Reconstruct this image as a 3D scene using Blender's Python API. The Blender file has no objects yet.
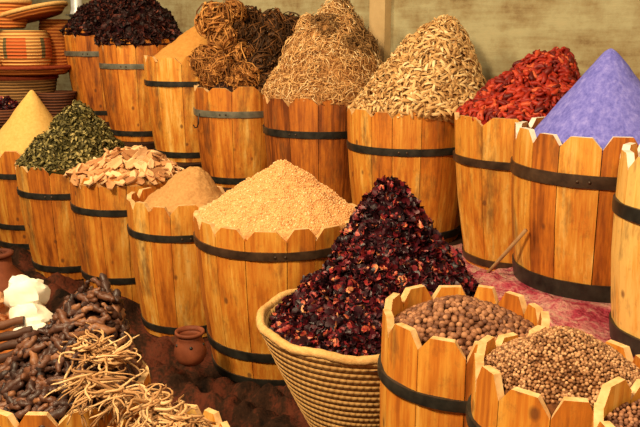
import bpy, math, random
import numpy as np
from mathutils import Vector, Matrix, noise
PI = math.pi
random.seed(7)
C = bpy.context.scene.collection
sc = bpy.context.scene

# ------------------------------------------------------------------ camera
CAM = Vector((0, 0, 1.2)); PITCH = math.radians(13.0); F = 772.0
cd = bpy.data.cameras.new('camera'); cam = bpy.data.objects.new('camera', cd); C.objects.link(cam)
cam.location = CAM; cam.rotation_euler = (PI/2 - PITCH, 0, 0)
cd.sensor_width = 36; cd.lens = 36*F/640; cd.clip_start = 0.05
sc.camera = cam
def depth(Y, z): return Y*math.cos(PITCH) + (CAM.z - z)*math.sin(PITCH)
def zat(py, Y):
    a = PITCH + math.atan((py - 213.5)/F)
    return CAM.z - Y*math.tan(a)
def at(px, py, Y):
    z = zat(py, Y)
    return Vector(((px - 320)/F*depth(Y, z), Y, z))
def proj(p):
    d = depth(p.y, p.z)
    v = (CAM.z - p.z)*math.cos(PITCH) - p.y*math.sin(PITCH)
    return 320 + F*p.x/d, 213.5 + F*v/d

# ------------------------------------------------------------------ materials
def srgb(r, g, b):
    f = lambda c: (c/255/12.92 if c <= 10 else ((c/255+.055)/1.055)**2.4)
    return (f(r), f(g), f(b), 1)
def nmat(name, rough=.7, spec=.3):
    m = bpy.data.materials.new(name); m.use_nodes = True
    nt = m.node_tree; b = nt.nodes['Principled BSDF']
    b.inputs['Roughness'].default_value = rough
    b.inputs['Specular IOR Level'].default_value = spec
    return m, nt, b
def N(nt, t, **kw):
    n = nt.nodes.new(t)
    for k, v in kw.items():
        if k in n.inputs.keys(): n.inputs[k].default_value = v
        else: setattr(n, k, v)
    return n
def ramp(nt, fac, stops):
    r = nt.nodes.new('ShaderNodeValToRGB')
    e = r.color_ramp.elements
    while len(e) < len(stops): e.new(.5)
    for i, (p, c) in enumerate(stops): e[i].position = p; e[i].color = c if len(c) == 4 else (*c, 1)
    nt.links.new(fac, r.inputs[0]); return r.outputs[0]
def mix(nt, fac, a, b, mode='MIX'):
    n = nt.nodes.new('ShaderNodeMix'); n.data_type = 'RGBA'; n.blend_type = mode
    if isinstance(fac, (int, float)): n.inputs[0].default_value = fac
    else: nt.links.new(fac, n.inputs[0])
    for s, v in ((6, a), (7, b)):
        if isinstance(v, tuple): n.inputs[s].default_value = v
        else: nt.links.new(v, n.inputs[s])
    return n.outputs[2]
def objco(nt, scale=(1, 1, 1)):
    t = nt.nodes.new('ShaderNodeTexCoord'); mp = nt.nodes.new('ShaderNodeMapping')
    mp.inputs['Scale'].default_value = scale
    nt.links.new(t.outputs['Object'], mp.inputs[0]); return mp.outputs[0]
def noi(nt, co, scale, detail=4, rough=.6):
    n = nt.nodes.new('ShaderNodeTexNoise'); n.inputs['Scale'].default_value = scale
    n.inputs['Detail'].default_value = detail; n.inputs['Roughness'].default_value = rough
    if co is not None: nt.links.new(co, n.inputs['Vector'])
    return n.outputs['Fac']
def bump(nt, b, h, strength=.3, dist=.01):
    n = nt.nodes.new('ShaderNodeBump'); n.inputs['Strength'].default_value = strength
    n.inputs['Distance'].default_value = dist
    nt.links.new(h, n.inputs['Height']); nt.links.new(n.outputs[0], b.inputs['Normal'])
def mathn(nt, op, a, b=None):
    n = nt.nodes.new('ShaderNodeMath'); n.operation = op
    for i, v in enumerate((a, b)):
        if v is None: continue
        if isinstance(v, (int, float)): n.inputs[i].default_value = v
        else: nt.links.new(v, n.inputs[i])
    return n.outputs[0]

def mat_wood():
    m, nt, b = nmat('stained_wood', .5, .35)
    a = N(nt, 'ShaderNodeAttribute', attribute_name='tone')
    g = noi(nt, objco(nt, (38, 38, 2.2)), 1, 5, .65)
    g2 = noi(nt, objco(nt, (11, 11, 2.6)), 1, 4, .65)
    f = mathn(nt, 'ADD', a.outputs['Fac'], mathn(nt, 'MULTIPLY', mathn(nt, 'SUBTRACT', g, .5), 1.0))
    g3 = noi(nt, objco(nt, (95, 95, 5)), 1, 4, .7)
    f = mathn(nt, 'ADD', f, mathn(nt, 'MULTIPLY', mathn(nt, 'SUBTRACT', g3, .5), .7))
    f = mathn(nt, 'ADD', f, mathn(nt, 'MULTIPLY', mathn(nt, 'SUBTRACT', g2, .5), 1.1))
    col = ramp(nt, f, [(0, (.13, .03, .005)), (.25, (.34, .09, .010)), (.5, (.53, .165, .016)), (.75, (.66, .29, .038)), (1, (.78, .47, .13))])
    # knots and dark weather stains
    s = noi(nt, objco(nt, (9, 9, 3.4)), 1, 5, .7)
    sm = ramp(nt, s, [(.0, (0, 0, 0)), (.54, (0, 0, 0)), (.70, (1, 1, 1))])
    col = mix(nt, mathn(nt, 'MULTIPLY', sm, .72), col, (.10, .04, .015, 1))
    s2 = noi(nt, objco(nt, (40, 40, 30)), 1, 5, .75)
    sm2 = ramp(nt, s2, [(.55, (0, 0, 0)), (.72, (1, 1, 1))])
    col = mix(nt, mathn(nt, 'MULTIPLY', sm2, .38), col, (.14, .055, .015, 1))
    k = N(nt, 'ShaderNodeTexVoronoi'); k.inputs['Scale'].default_value = 1
    nt.links.new(objco(nt, (11, 11, 8)), k.inputs['Vector'])
    km = ramp(nt, k.outputs['Distance'], [(.07, (1, 1, 1)), (.13, (0, 0, 0))])
    col = mix(nt, mathn(nt, 'MULTIPLY', km, .75), col, (.11, .035, .012, 1))
    nt.links.new(col, b.inputs['Base Color'])
    bump(nt, b, g, .35, .006); return m
def mat_cut():
    m, nt, b = nmat('pale_cut_wood', .7, .2)
    g = noi(nt, objco(nt), 45, 3)
    nt.links.new(ramp(nt, g, [(.3, (.50, .27, .09)), (.7, (.76, .50, .24))]), b.inputs['Base Color']); return m
def mat_cut_dusted():
    m, nt, b = nmat('dusted_cut_wood', .8, .1)
    g = noi(nt, objco(nt), 30, 3)
    nt.links.new(ramp(nt, g, [(.3, (.66, .55, .45)), (.7, (.88, .80, .70))]), b.inputs['Base Color']); return m
def mat_iron(name, c0, c1):
    m, nt, b = nmat(name, .42, .5)
    b.inputs['Metallic'].default_value = .35
    g = noi(nt, objco(nt), 22, 5)
    nt.links.new(ramp(nt, g, [(.35, c0), (.7, c1)]), b.inputs['Base Color'])
    bump(nt, b, g, .25, .004); return m
def mat_grain(name, stops, scale=60, bumpd=.006, rough=.85, big=True, strength=.6):
    m, nt, b = nmat(name, rough, .15)
    g = noi(nt, objco(nt), scale, 5, .7)
    if big: g = mathn(nt, 'ADD', mathn(nt, 'MULTIPLY', g, .7), mathn(nt, 'MULTIPLY', noi(nt, objco(nt), 7, 3), .3))
    nt.links.new(ramp(nt, g, stops), b.inputs['Base Color'])
    bump(nt, b, g, strength, bumpd); return m
def mat_pieces(name, stops, rough=.7, spec=.25, nscale=60, namp=.35, bumpd=.003):
    """colour varies from piece to piece, and a little within one"""
    m, nt, b = nmat(name, rough, spec)
    oi = N(nt, 'ShaderNodeObjectInfo'); ge = N(nt, 'ShaderNodeNewGeometry')
    f = mathn(nt, 'FRACT', mathn(nt, 'ADD', oi.outputs['Random'], ge.outputs['Random Per Island']))
    g = noi(nt, objco(nt), nscale, 3)
    f = mathn(nt, 'ADD', f, mathn(nt, 'MULTIPLY', mathn(nt, 'SUBTRACT', g, .5), namp))
    nt.links.new(ramp(nt, f, stops), b.inputs['Base Color'])
    bump(nt, b, g, .5, bumpd); return m
def mat_stripes(name, stops, scale, direction='Z', rough=.8, nscale=40, bs=.8, bd=.01):
    m, nt, b = nmat(name, rough, .2)
    w = N(nt, 'ShaderNodeTexWave', bands_direction=direction); w.inputs['Scale'].default_value = scale
    w.inputs['Distortion'].default_value = .6; w.inputs['Detail'].default_value = 2
    nt.links.new(objco(nt), w.inputs['Vector'])
    g = noi(nt, objco(nt), nscale, 3)
    f = mathn(nt, 'ADD', mathn(nt, 'MULTIPLY', w.outputs['Fac'], .6), mathn(nt, 'MULTIPLY', g, .4))
    nt.links.new(ramp(nt, f, stops), b.inputs['Base Color'])
    bump(nt, b, f, bs, bd); return m

M = {}
M['wood'] = mat_wood(); M['cut'] = mat_cut(); M['cutw'] = mat_cut_dusted()
M['iron'] = mat_iron('black_iron', (.012, .012, .010), (.05, .045, .035))
M['rust'] = mat_iron('rusty_iron', (.035, .018, .010), (.10, .055, .03))
M['grey_iron'] = mat_iron('grey_iron', (.10, .10, .075), (.24, .22, .16))
def mat_purple():
    m, nt, b = nmat('purple_powder', .9, .1)
    g = noi(nt, objco(nt, (60, 60, 5)), 1, 4, .7); g2 = noi(nt, objco(nt), 90, 4, .7)
    f = mathn(nt, 'ADD', mathn(nt, 'MULTIPLY', g, .75), mathn(nt, 'MULTIPLY', g2, .25))
    nt.links.new(ramp(nt, f, [(.34, srgb(92, 92, 180)), (.5, srgb(118, 116, 204)), (.66, srgb(146, 142, 222))]), b.inputs['Base Color'])
    bump(nt, b, f, .6, .006); return m
M['purple'] = mat_purple()
M['yellow'] = mat_grain('yellow_powder', [(.3, srgb(196, 152, 76)), (.7, srgb(224, 184, 108))], 70, .002)
M['tan'] = mat_grain('tan_powder', [(.3, srgb(160, 112, 62)), (.7, srgb(206, 158, 98))], 90, .006)
M['ochre'] = mat_grain('ochre_powder', [(.3, srgb(178, 118, 50)), (.7, srgb(208, 150, 76))], 60, .004)
M['peach'] = mat_grain('peach_grain', [(.25, srgb(176, 112, 60)), (.5, srgb(222, 164, 102)), (.8, srgb(236, 188, 128))], 75, .010, .8, True, .9)
M['peachp'] = mat_pieces('peach_grains', [(0, srgb(196, 130, 72)), (.12, srgb(222, 162, 102)), (.85, srgb(234, 182, 122)), (1, srgb(246, 214, 164))])
M['leaf'] = mat_pieces('green_leaves', [(0, srgb(46, 40, 18)), (.4, srgb(86, 78, 38)), (.75, srgb(124, 112, 60)), (1, srgb(176, 158, 100))])
M['chip'] = mat_pieces('bark_chips', [(0, srgb(156, 104, 62)), (.5, srgb(206, 150, 98)), (1, srgb(238, 198, 148))], nscale=25)
M['hib'] = mat_pieces('hibiscus', [(0, srgb(22, 8, 14)), (.5, srgb(48, 12, 22)), (.76, srgb(82, 17, 27)), (.91, srgb(138, 32, 38)), (.97, srgb(190, 92, 62)), (1, srgb(222, 150, 100))], .45, .4)
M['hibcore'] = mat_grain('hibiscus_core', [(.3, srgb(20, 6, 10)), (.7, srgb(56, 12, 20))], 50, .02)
M['hibd'] = mat_pieces('dark_hibiscus', [(0, srgb(18, 8, 8)), (.6, srgb(44, 16, 14)), (.92, srgb(72, 26, 20)), (1, srgb(120, 60, 44))], .6, .3)
M['chilli'] = mat_pieces('red_chilli', [(0, srgb(84, 12, 6)), (.4, srgb(140, 26, 12)), (.8, srgb(176, 48, 22)), (1, srgb(206, 96, 56))], .5, .35)
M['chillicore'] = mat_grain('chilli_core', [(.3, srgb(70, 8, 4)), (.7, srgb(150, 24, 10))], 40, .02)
M['pod'] = mat_pieces('beige_pods', [(0, srgb(150, 104, 56)), (.25, srgb(202, 156, 96)), (.75, srgb(226, 186, 126)), (1, srgb(240, 212, 160))], nscale=30)
M['podcore'] = mat_grain('pod_core', [(.3, srgb(140, 96, 50)), (.7, srgb(204, 158, 98))], 40, .02)
M['straw'] = mat_pieces('straw', [(0, srgb(168, 114, 64)), (.4, srgb(218, 168, 104)), (.8, srgb(236, 194, 132)), (1, srgb(248, 220, 170))], nscale=12)
M['strawcore'] = mat_grain('straw_core', [(.3, srgb(140, 92, 50)), (.7, srgb(210, 156, 94))], 40, .03)
M['shadedstraw'] = mat_pieces('shaded_grey_straw', [(0, srgb(92, 66, 38)), (.5, srgb(146, 106, 62)), (1, srgb(186, 142, 88))], nscale=12)
M['jer'] = mat_pieces('curled_herb', [(0, srgb(96, 56, 22)), (.5, srgb(150, 94, 42)), (1, srgb(206, 146, 76))], nscale=12)
M['jerd'] = mat_pieces('dark_curled_herb', [(0, srgb(44, 28, 14)), (.6, srgb(86, 54, 26)), (1, srgb(132, 84, 42))], nscale=12)
M['berry'] = mat_pieces('berries', [(0, srgb(92, 56, 38)), (.5, srgb(132, 86, 58)), (1, srgb(172, 122, 86))], .6, .3, 90, .5)
M['berrycore'] = mat_grain('berry_core', [(.3, srgb(50, 24, 12)), (.7, srgb(96, 54, 30))], 60, .01)
M['corn'] = mat_pieces('coriander', [(0, srgb(96, 60, 34)), (.5, srgb(152, 106, 68)), (1, srgb(198, 154, 110))], .6, .3, 90, .4)
M['corncore'] = mat_grain('coriander_core', [(.3, srgb(60, 30, 14)), (.7, srgb(130, 80, 42))], 110, .008)
M['dpod'] = mat_pieces('dark_pods', [(0, srgb(38, 20, 14)), (.5, srgb(68, 38, 25)), (.85, srgb(98, 58, 36)), (1, srgb(140, 92, 58))], .5, .4, 40, .6, .006)
M['dpodcore'] = mat_grain('dark_pod_core', [(.3, srgb(24, 12, 9)), (.7, srgb(60, 32, 22))], 40, .02)
M['root'] = mat_pieces('pale_roots', [(0, srgb(138, 96, 58)), (.5, srgb(188, 142, 92)), (1, srgb(218, 180, 130))], nscale=30)
M['stick'] = mat_pieces('brown_sticks', [(0, srgb(56, 30, 18)), (1, srgb(104, 62, 36))], .6, .3, 30, .7)
M['terra'] = mat_grain('terracotta', [(.3, srgb(92, 46, 28)), (.7, srgb(142, 78, 50))], 12, .003, .6)
M['terrain'] = mat_grain('dark_terracotta', [(.3, srgb(70, 34, 22)), (.7, srgb(118, 62, 40))], 14, .003, .6)
M['basket'] = mat_stripes('coiled_palm', [(.25, srgb(150, 98, 46)), (.55, srgb(206, 152, 82)), (.85, srgb(232, 188, 118))], 13, 'Z')
M['rim'] = mat_grain('palm_rim', [(.3, srgb(190, 138, 74)), (.7, srgb(232, 188, 122))], 60, .01)
M['brownrim'] = mat_grain('brown_rim', [(.3, srgb(96, 34, 20)), (.7, srgb(150, 66, 36))], 50, .01)
M['greyweave'] = mat_stripes('dull_coiled_palm', [(.25, srgb(92, 64, 36)), (.8, srgb(160, 116, 66))], 16, 'Z')
M['orangeweave'] = mat_stripes('orange_coiled_palm', [(.25, srgb(150, 72, 28)), (.8, srgb(222, 140, 66))], 14, 'Z')
M['darkweave'] = mat_stripes('dark_coiled_palm', [(.25, srgb(58, 32, 22)), (.8, srgb(112, 66, 42))], 16, 'Z')
M['alum'] = mat_grain('white_stone', [(.3, srgb(236, 226, 200)), (.7, srgb(252, 246, 228))], 14, .006, .6)
M['salt'] = mat_grain('pale_pieces', [(.3, srgb(180, 120, 76)), (.7, srgb(226, 176, 126))], 20, .01)
M['steel'] = mat_iron('pale_metal', (.5, .5, .5), (.75, .75, .75))
M['ash'] = mat_grain('grey_stick', [(.3, srgb(130, 96, 62)), (.7, srgb(176, 136, 94))], 40, .002)

def mat_patterned():
    m, nt, b = nmat('patterned_coiled_palm', .8, .2)
    t = objco(nt)
    sp = N(nt, 'ShaderNodeSeparateXYZ'); nt.links.new(t, sp.inputs[0])
    ang = mathn(nt, 'ARCTAN2', sp.outputs[1], sp.outputs[0])
    saw = mathn(nt, 'FRACT', mathn(nt, 'ADD', mathn(nt, 'MULTIPLY', ang, 4/(2*PI)), .47))
    band = mathn(nt, 'MULTIPLY', mathn(nt, 'GREATER_THAN', sp.outputs[2], .10), mathn(nt, 'LESS_THAN', sp.outputs[2], .235))
    green = mathn(nt, 'MULTIPLY', band, mathn(nt, 'MULTIPLY', mathn(nt, 'GREATER_THAN', saw, .10), mathn(nt, 'LESS_THAN', saw, .22)))
    red = mathn(nt, 'MULTIPLY', band, mathn(nt, 'MULTIPLY', mathn(nt, 'GREATER_THAN', saw, .22), mathn(nt, 'LESS_THAN', saw, .72)))
    w = N(nt, 'ShaderNodeTexWave', bands_direction='Z'); w.inputs['Scale'].default_value = 14
    w.inputs['Distortion'].default_value = .5; nt.links.new(t, w.inputs['Vector'])
    base = ramp(nt, w.outputs['Fac'], [(.2, srgb(168, 104, 50)), (.7, srgb(232, 180, 106))])
    col = mix(nt, red, base, mix(nt, .75, base, srgb(190, 74, 28)))
    col = mix(nt, green, col, mix(nt, .8, base, srgb(52, 70, 48)))
    nt.links.new(col, b.inputs['Base Color']); bump(nt, b, w.outputs['Fac'], .9, .01); return m
M['pattern'] = mat_patterned()
def mat_wall():
    m, nt, b = nmat('aged_plaster', .9, .1)
    a = noi(nt, objco(nt, (1.1, 1.1, 1.2)), 3.2, 8, .7); g = noi(nt, objco(nt, (1.5, 1.5, 14)), 2.2, 5, .6)
    f = mathn(nt, 'ADD', mathn(nt, 'MULTIPLY', a, .7), mathn(nt, 'MULTIPLY', g, .3))
    col = ramp(nt, f, [(.34, srgb(112, 84, 54)), (.44, srgb(146, 130, 94)), (.56, srgb(166, 158, 122)), (.72, srgb(178, 164, 126))])
    nt.links.new(col, b.inputs['Base Color']); bump(nt, b, f, .4, .02); return m
M['wall'] = mat_wall()
M['pilaster'] = mat_grain('cream_plaster', [(.3, srgb(170, 142, 98)), (.7, srgb(196, 168, 122))], 9, .004)
M['floor'] = mat_grain('dark_ground', [(.3, srgb(34, 20, 14)), (.7, srgb(70, 44, 30))], 12, .01)
def mat_rug():
    m, nt, b = nmat('dark_woven_rug', .95, .05)
    a = noi(nt, objco(nt, (9, 2.2, 4)), 1, 5, .65); g = noi(nt, objco(nt), 70, 4)
    f = mathn(nt, 'ADD', mathn(nt, 'MULTIPLY', a, .75), mathn(nt, 'MULTIPLY', g, .25))
    nt.links.new(ramp(nt, f, [(.36, srgb(24, 17, 13)), (.48, srgb(52, 33, 23)), (.56, srgb(88, 44, 30)), (.66, srgb(66, 44, 30)), (.8, srgb(108, 74, 50))]), b.inputs['Base Color'])
    bump(nt, b, g, .8, .01); return m
M['rug'] = mat_rug()
def mat_pink():
    m, nt, b = nmat('pink_shaggy_cloth', .95, .05)
    a = noi(nt, objco(nt), 9, 6, .7); g = noi(nt, objco(nt), 55, 4, .7)
    f = mathn(nt, 'ADD', mathn(nt, 'MULTIPLY', a, .65), mathn(nt, 'MULTIPLY', g, .35))
    nt.links.new(ramp(nt, f, [(.34, srgb(120, 24, 38)), (.44, srgb(172, 66, 84)), (.52, srgb(196, 128, 124)), (.62, srgb(206, 172, 146)), (.75, srgb(186, 150, 120))]), b.inputs['Base Color'])
    bump(nt, b, g, .9, .02); return m
M['pink'] = mat_pink()

# ------------------------------------------------------------------ mesh helpers
class MB:
    def __init__(s): s.v = []; s.f = []; s.m = []; s.n = 0; s.tone = {}
    def add(s, v, f, mi=0, tone=None):
        o = s.n
        v = [tuple(p) for p in v]
        s.v += v; s.n += len(v)
        for q in f:
            s.f.append(tuple(i + o for i in q)); s.m.append(mi)
        if tone is not None:
            for i in range(o, s.n): s.tone[i] = tone
        return o
    def mesh(s, name, mats, smooth=True, sharp=None):
        me = bpy.data.meshes.new(name); me.from_pydata(s.v, [], s.f)
        for m in (mats if isinstance(mats, (list, tuple)) else [mats]): me.materials.append(m)
        me.polygons.foreach_set('material_index', s.m)
        me.polygons.foreach_set('use_smooth', [smooth]*len(s.f))
        if s.tone:
            a = me.attributes.new('tone', 'FLOAT', 'POINT')
            a.data.foreach_set('value', [s.tone.get(i, .5) for i in range(s.n)])
        me.update()
        if sharp and smooth: me.set_sharp_from_angle(angle=math.radians(sharp))
        return me
    def obj(s, name, mats, parent=None, loc=(0, 0, 0), smooth=True, sharp=None):
        return link(name, s.mesh(name, mats, smooth, sharp), parent, loc)
def link(name, me, parent=None, loc=(0, 0, 0)):
    o = bpy.data.objects.new(name, me); C.objects.link(o); o.location = loc
    if parent: o.parent = parent
    return o
def tag(o, label=None, cat=None, group=None, kind=None):
    if label: o['label'] = label
    if cat: o['category'] = cat
    if group: o['group'] = group
    if kind: o['kind'] = kind
    return o
def empty(name, loc, label, cat, group=None):
    o = bpy.data.objects.new(name, None); C.objects.link(o); o.location = loc; o.empty_display_size = .05
    return tag(o, label, cat, group)
def tube(path, rad, n=6, cap=True, wob=0, seed=0):
    P = [Vector(p) for p in path]; v = []; f = []
    k = len(P); up = Vector((0, 0, 1))
    prev = None
    for i, p in enumerate(P):
        t = (P[min(i+1, k-1)] - P[max(i-1, 0)]).normalized()
        if prev is None:
            a = t.cross(up if abs(t.z) < .9 else Vector((1, 0, 0))).normalized()
        else:
            a = (prev - t*prev.dot(t)).normalized()
        prev = a; b = t.cross(a)
        r = rad[i] if isinstance(rad, (list, tuple)) else rad
        for j in range(n):
            th = 2*PI*j/n
            rr = r*(1 + (wob*noise.noise(Vector((i*.9+seed*7.3, j*1.3, seed))) if wob else 0))
            v.append(p + a*math.cos(th)*rr + b*math.sin(th)*rr)
    for i in range(k-1):
        for j in range(n):
            f.append((i*n+j, i*n+(j+1) % n, (i+1)*n+(j+1) % n, (i+1)*n+j))
    if cap:
        f.append(tuple(range(n-1, -1, -1))); f.append(tuple((k-1)*n + j for j in range(n)))
    return v, f
def lathe(prof, n=40, close=False):
    v = []; f = []
    k = len(prof)
    for r, z in prof:
        for j in range(n):
            a = 2*PI*j/n; v.append((r*math.cos(a), r*math.sin(a), z))
    for i in range(k-1 + (1 if close else 0)):
        i2 = (i+1) % k
        for j in range(n):
            f.append((i*n+j, i*n+(j+1) % n, i2*n+(j+1) % n, i2*n+j))
    return v, f
def box(cx, cy, cz, sx, sy, sz):
    v = [(cx+sx*x/2, cy+sy*y/2, cz+sz*z/2) for x in (-1, 1) for y in (-1, 1) for z in (-1, 1)]
    return v, [(0, 1, 3, 2), (4, 6, 7, 5), (0, 4, 5, 1), (2, 3, 7, 6), (0, 2, 6, 4), (1, 5, 7, 3)]

# ------------------------------------------------------------------ barrels
BARRELS = []
def barrel(label, c, w, lip, Y, zb=None, name='wooden_barrel', n=14, taper=.84, tone=.5, spread=.24, hoops=((.76, 'iron', .028), (.06, 'iron', .04)),
           notch=.035, thick=.02, rot=None, cut='cut', seed=0, handle=None, group='wooden stave barrels of spices'):
    rnd = random.Random(seed*31 + 5)
    zr = zat(lip, Y); R = .2
    for _ in range(12):
        R = w/2/F*depth(Y, zr); zr = zat(lip, Y - R)
    X = (c - 320)/F*depth(Y, zr)
    if zb is None: zb = zr - .55
    H = zr - zb
    root = empty(name, (X, Y, zb), label, 'barrel', group)
    mb = MB()
    rot = rnd.uniform(0, 2*PI/n) if rot is None else rot
    bulge = .012
    def rad(z):
        t = z/H
        return R*(taper + (1-taper)*t) + bulge*math.sin(PI*min(max(t, 0), 1))
    widths = [rnd.uniform(.8, 1.25) for _ in range(n)]; tot = sum(widths); acc = 0
    zr_ = [0, .2*H, .45*H, .7*H]
    for i in range(n):
        a0 = rot + 2*PI*acc/tot; acc += widths[i]; a1 = rot + 2*PI*acc/tot
        gap = .0045; a0 += gap; a1 -= gap
        cols = [0, .24, .76, 1]
        jz = rnd.uniform(-.006, .006); nt_ = notch*rnd.uniform(.75, 1.2)
        tops = [H-nt_+jz, H+jz, H+jz, H-nt_*rnd.uniform(.8, 1.2)+jz]
        po = [(math.cos(a0), math.sin(a0)), (math.cos(a1), math.sin(a1))]
        fl = .35   # staves are a little flatter than the round
        def ring(inner):
            out = []
            for zi in range(5):
                for ci, cu in enumerate(cols):
                    z = zr_[zi] if zi < 4 else tops[ci]
                    a = a0 + (a1-a0)*cu
                    ch = (po[0][0]*(1-cu)+po[1][0]*cu, po[0][1]*(1-cu)+po[1][1]*cu)
                    dx = math.cos(a)*(1-fl)+ch[0]*fl; dy = math.sin(a)*(1-fl)+ch[1]*fl
                    r = rad(z) - (thick if inner else 0)
                    out.append((dx*r, dy*r, z))
            return out
        o, q = ring(False), ring(True)
        f = []; ft = []
        for zi in range(4):
            for ci in range(3):
                p = zi*4+ci
                f.append((p, p+1, p+5, p+4)); f.append((20+p+4, 20+p+5, 20+p+1, 20+p))
        for ci in range(3): ft.append((16+ci, 17+ci, 37+ci, 36+ci)); f.append((20+ci, 21+ci, ci+1, ci))
        for zi in range(4):
            f.append((zi*4, zi*4+4, 24+zi*4, 20+zi*4)); f.append((zi*4+3, 23+zi*4, 27+zi*4, zi*4+7))
        tn = tone + rnd.uniform(-spread, spread)
        off = mb.add(o+q, f, 0, tn)
        for t in ft: mb.f.append(tuple(x+off for x in t)); mb.m.append(1)
    # floor board of the barrel
    rb = rad(.02) - thick*.6
    v, f = lathe([(0.001, .012), (rb, .012), (rb, .03), (.001, .03)], 28); mb.add(v, f, 0, tone-.2)
    body = mb.obj('body', [M['wood'], M[cut]], root, smooth=False)
    for hz, hm, hw in hoops:
        z = hz*H; z0 = max(z-hw/2, .001); z1 = z0+hw; k = 1.0
        v, f = lathe([(rad(z0)-.004, z0), (rad(z0)+.005, z0), (rad((z0+z1)/2)+.006, (z0+z1)/2), (rad(z1)+.005, z1), (rad(z1)-.004, z1)], 48, True)
        h = MB(); h.add(v, f)
        ho = h.obj('hoop', M[hm], root, sharp=50)
        if hz > .5:
            a = math.atan2(-Y, -X) + rnd.uniform(-.5, .6)
            for da in (-.035/R*.5, .035/R*.5):
                p = Vector((math.cos(a+da)*(rad(z)+.006), math.sin(a+da)*(rad(z)+.006), (z0+z1)/2))
                d = Vector((math.cos(a), math.sin(a), 0))
                v, f = tube([p-d*.003, p+d*.002, p+d*.004], [.005, .005, .0025], 8); rv = MB(); rv.add(v, f); rv.obj('rivet', M['rust'], ho)
    if handle:
        a, hz = handle; z = hz*H; d = Vector((math.cos(a), math.sin(a), 0)); t = Vector((-d.y, d.x, 0))
        p0 = d*(rad(z)+.006) + Vector((0, 0, z))
        path = [p0+t*.0+Vector((0, 0, .02)), p0+d*.012+t*.01+Vector((0, 0, 0)), p0+d*.014+t*.012+Vector((0, 0, -.03)), p0+d*.016-t*.005+Vector((0, 0, -.055)), p0+d*.016-t*.03+Vector((0, 0, -.06)), p0+d*.016-t*.045+Vector((0, 0, -.045))]
        v, f = tube(path, .0035, 6); h = MB(); h.add(v, f); h.obj('hook_handle', M['iron'], root)
    b = dict(X=X, Y=Y, zb=zb, zr=zr, R=R, H=H, rin=rad(H*.93)-thick-.004, thick=thick, rad=rad)
    BARRELS.append(b); return b

# ------------------------------------------------------------------ heaps
class Heap:
    def __init__(s, b, apex, fill=.03, R=None, e=.06, p=1.0, namp=.008, nscale=9, seed=0, z0=None, shift=(0, 0), skew=0, skirt=.05):
        """b barrel dict; apex = world point of the tip; fill = depth of the heap's foot under the rim"""
        s.c = Vector((b['X']+shift[0], b['Y']+shift[1], (b['zr'] - fill) if z0 is None else z0))
        s.R = R or b['rin']; s.e = e; s.p = p; s.skew = skew; s.rin = b['rin']-.004; s.skirt = skirt; s.na = namp; s.ns = nscale; s.seed = seed
        s.off = Vector((apex.x - s.c.x, apex.y - s.c.y, 0)); s.H = apex.z - s.c.z
    def prof(s, t, a=0):
        e = s.e; p = s.p - s.skew*(.5+.5*math.cos(a)); q = (math.sqrt(1+e*e) - math.sqrt(t*t+e*e))/(math.sqrt(1+e*e)-e)
        return max(q, 0)**p
    def pt(s, t, a):
        h = s.prof(t, a)
        x = math.cos(a)*t*s.R + s.off.x*(1-t); y = math.sin(a)*t*s.R + s.off.y*(1-t)
        k = min(1, (1-t)*6)
        d = noise.fractal(Vector((x*s.ns+s.seed, y*s.ns, h*3)), .8, 2, 4)*s.na*k
        return Vector((x, y, s.H*h + d))
    def nrm(s, t, a):
        e = .02
        t0, t1 = max(t-e, .001), min(t+e, 1)
        dt = s.pt(t1, a) - s.pt(t0, a); da = s.pt(max(t, .05), a+.08) - s.pt(max(t, .05), a-.08)
        n = dt.cross(da)
        if n.length < 1e-9: return Vector((0, 0, 1))
        n.normalize()
        return n if n.z > 0 else -n
    def core(s, mb, rings=40, seg=80, mi=0, shrink=0):
        v = [s.pt(0, 0) - Vector((0, 0, shrink))]; f = []
        for i in range(1, rings+1):
            for j in range(seg):
                p = s.pt(i/rings, 2*PI*j/seg); v.append((p.x, p.y, p.z-shrink))
        for j in range(seg):      # the heap goes on down inside the rim
            p = s.pt(1, 2*PI*j/seg); k = min(s.R-.004, s.rin)/s.R; v.append((p.x*k, p.y*k, p.z-shrink-abs(s.skirt)))
        for j in range(seg): f.append((0, 1+j, 1+(j+1) % seg))
        for i in range(rings):
            for j in range(seg):
                a = 1+i*seg+j; b = 1+i*seg+(j+1) % seg; f.append((a, a+seg, b+seg, b))
        mb.add(v, f, mi)
    def samples(s, n, rnd, mind=0, tmax=.97, tries=40):
        out = []; grid = {}
        g = max(mind, 1e-4)
        for _ in range(n*tries):
            if len(out) >= n: break
            t = math.sqrt(rnd.random())*tmax; a = rnd.uniform(0, 2*PI)
            p = s.pt(t, a)
            if mind:
                k = (int(p.x//g), int(p.y//g), int(p.z//g)); bad = False
                for dx in (-1, 0, 1):
                    for dy in (-1, 0, 1):
                        for dz in (-1, 0, 1):
                            for q in grid.get((k[0]+dx, k[1]+dy, k[2]+dz), ()):
                                if (q-p).length < mind: bad = True
                if bad: continue
                grid.setdefault(k, []).append(p)
            out.append((p, s.nrm(t, a), t))
        return out
def frame(nv, rnd, tilt=.35, spin=None):
    z = (nv + Vector((rnd.uniform(-1, 1), rnd.uniform(-1, 1), rnd.uniform(-1, 1)))*tilt).normalized()
    x = Vector((rnd.uniform(-1, 1), rnd.uniform(-1, 1), rnd.uniform(-1, 1))) if spin is None else spin
    x = (x - z*x.dot(z)).normalized(); y = z.cross(x)
    return Matrix((x, y, z)).transposed()
def powder(b, label, mat, apex, name, cat='spice powder', **kw):
    h = Heap(b, apex, **kw); mb = MB(); h.core(mb, 56, 96)
    o = mb.obj(name, M[mat], None, h.c); tag(o, label, cat, kind='stuff'); return h
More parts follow.
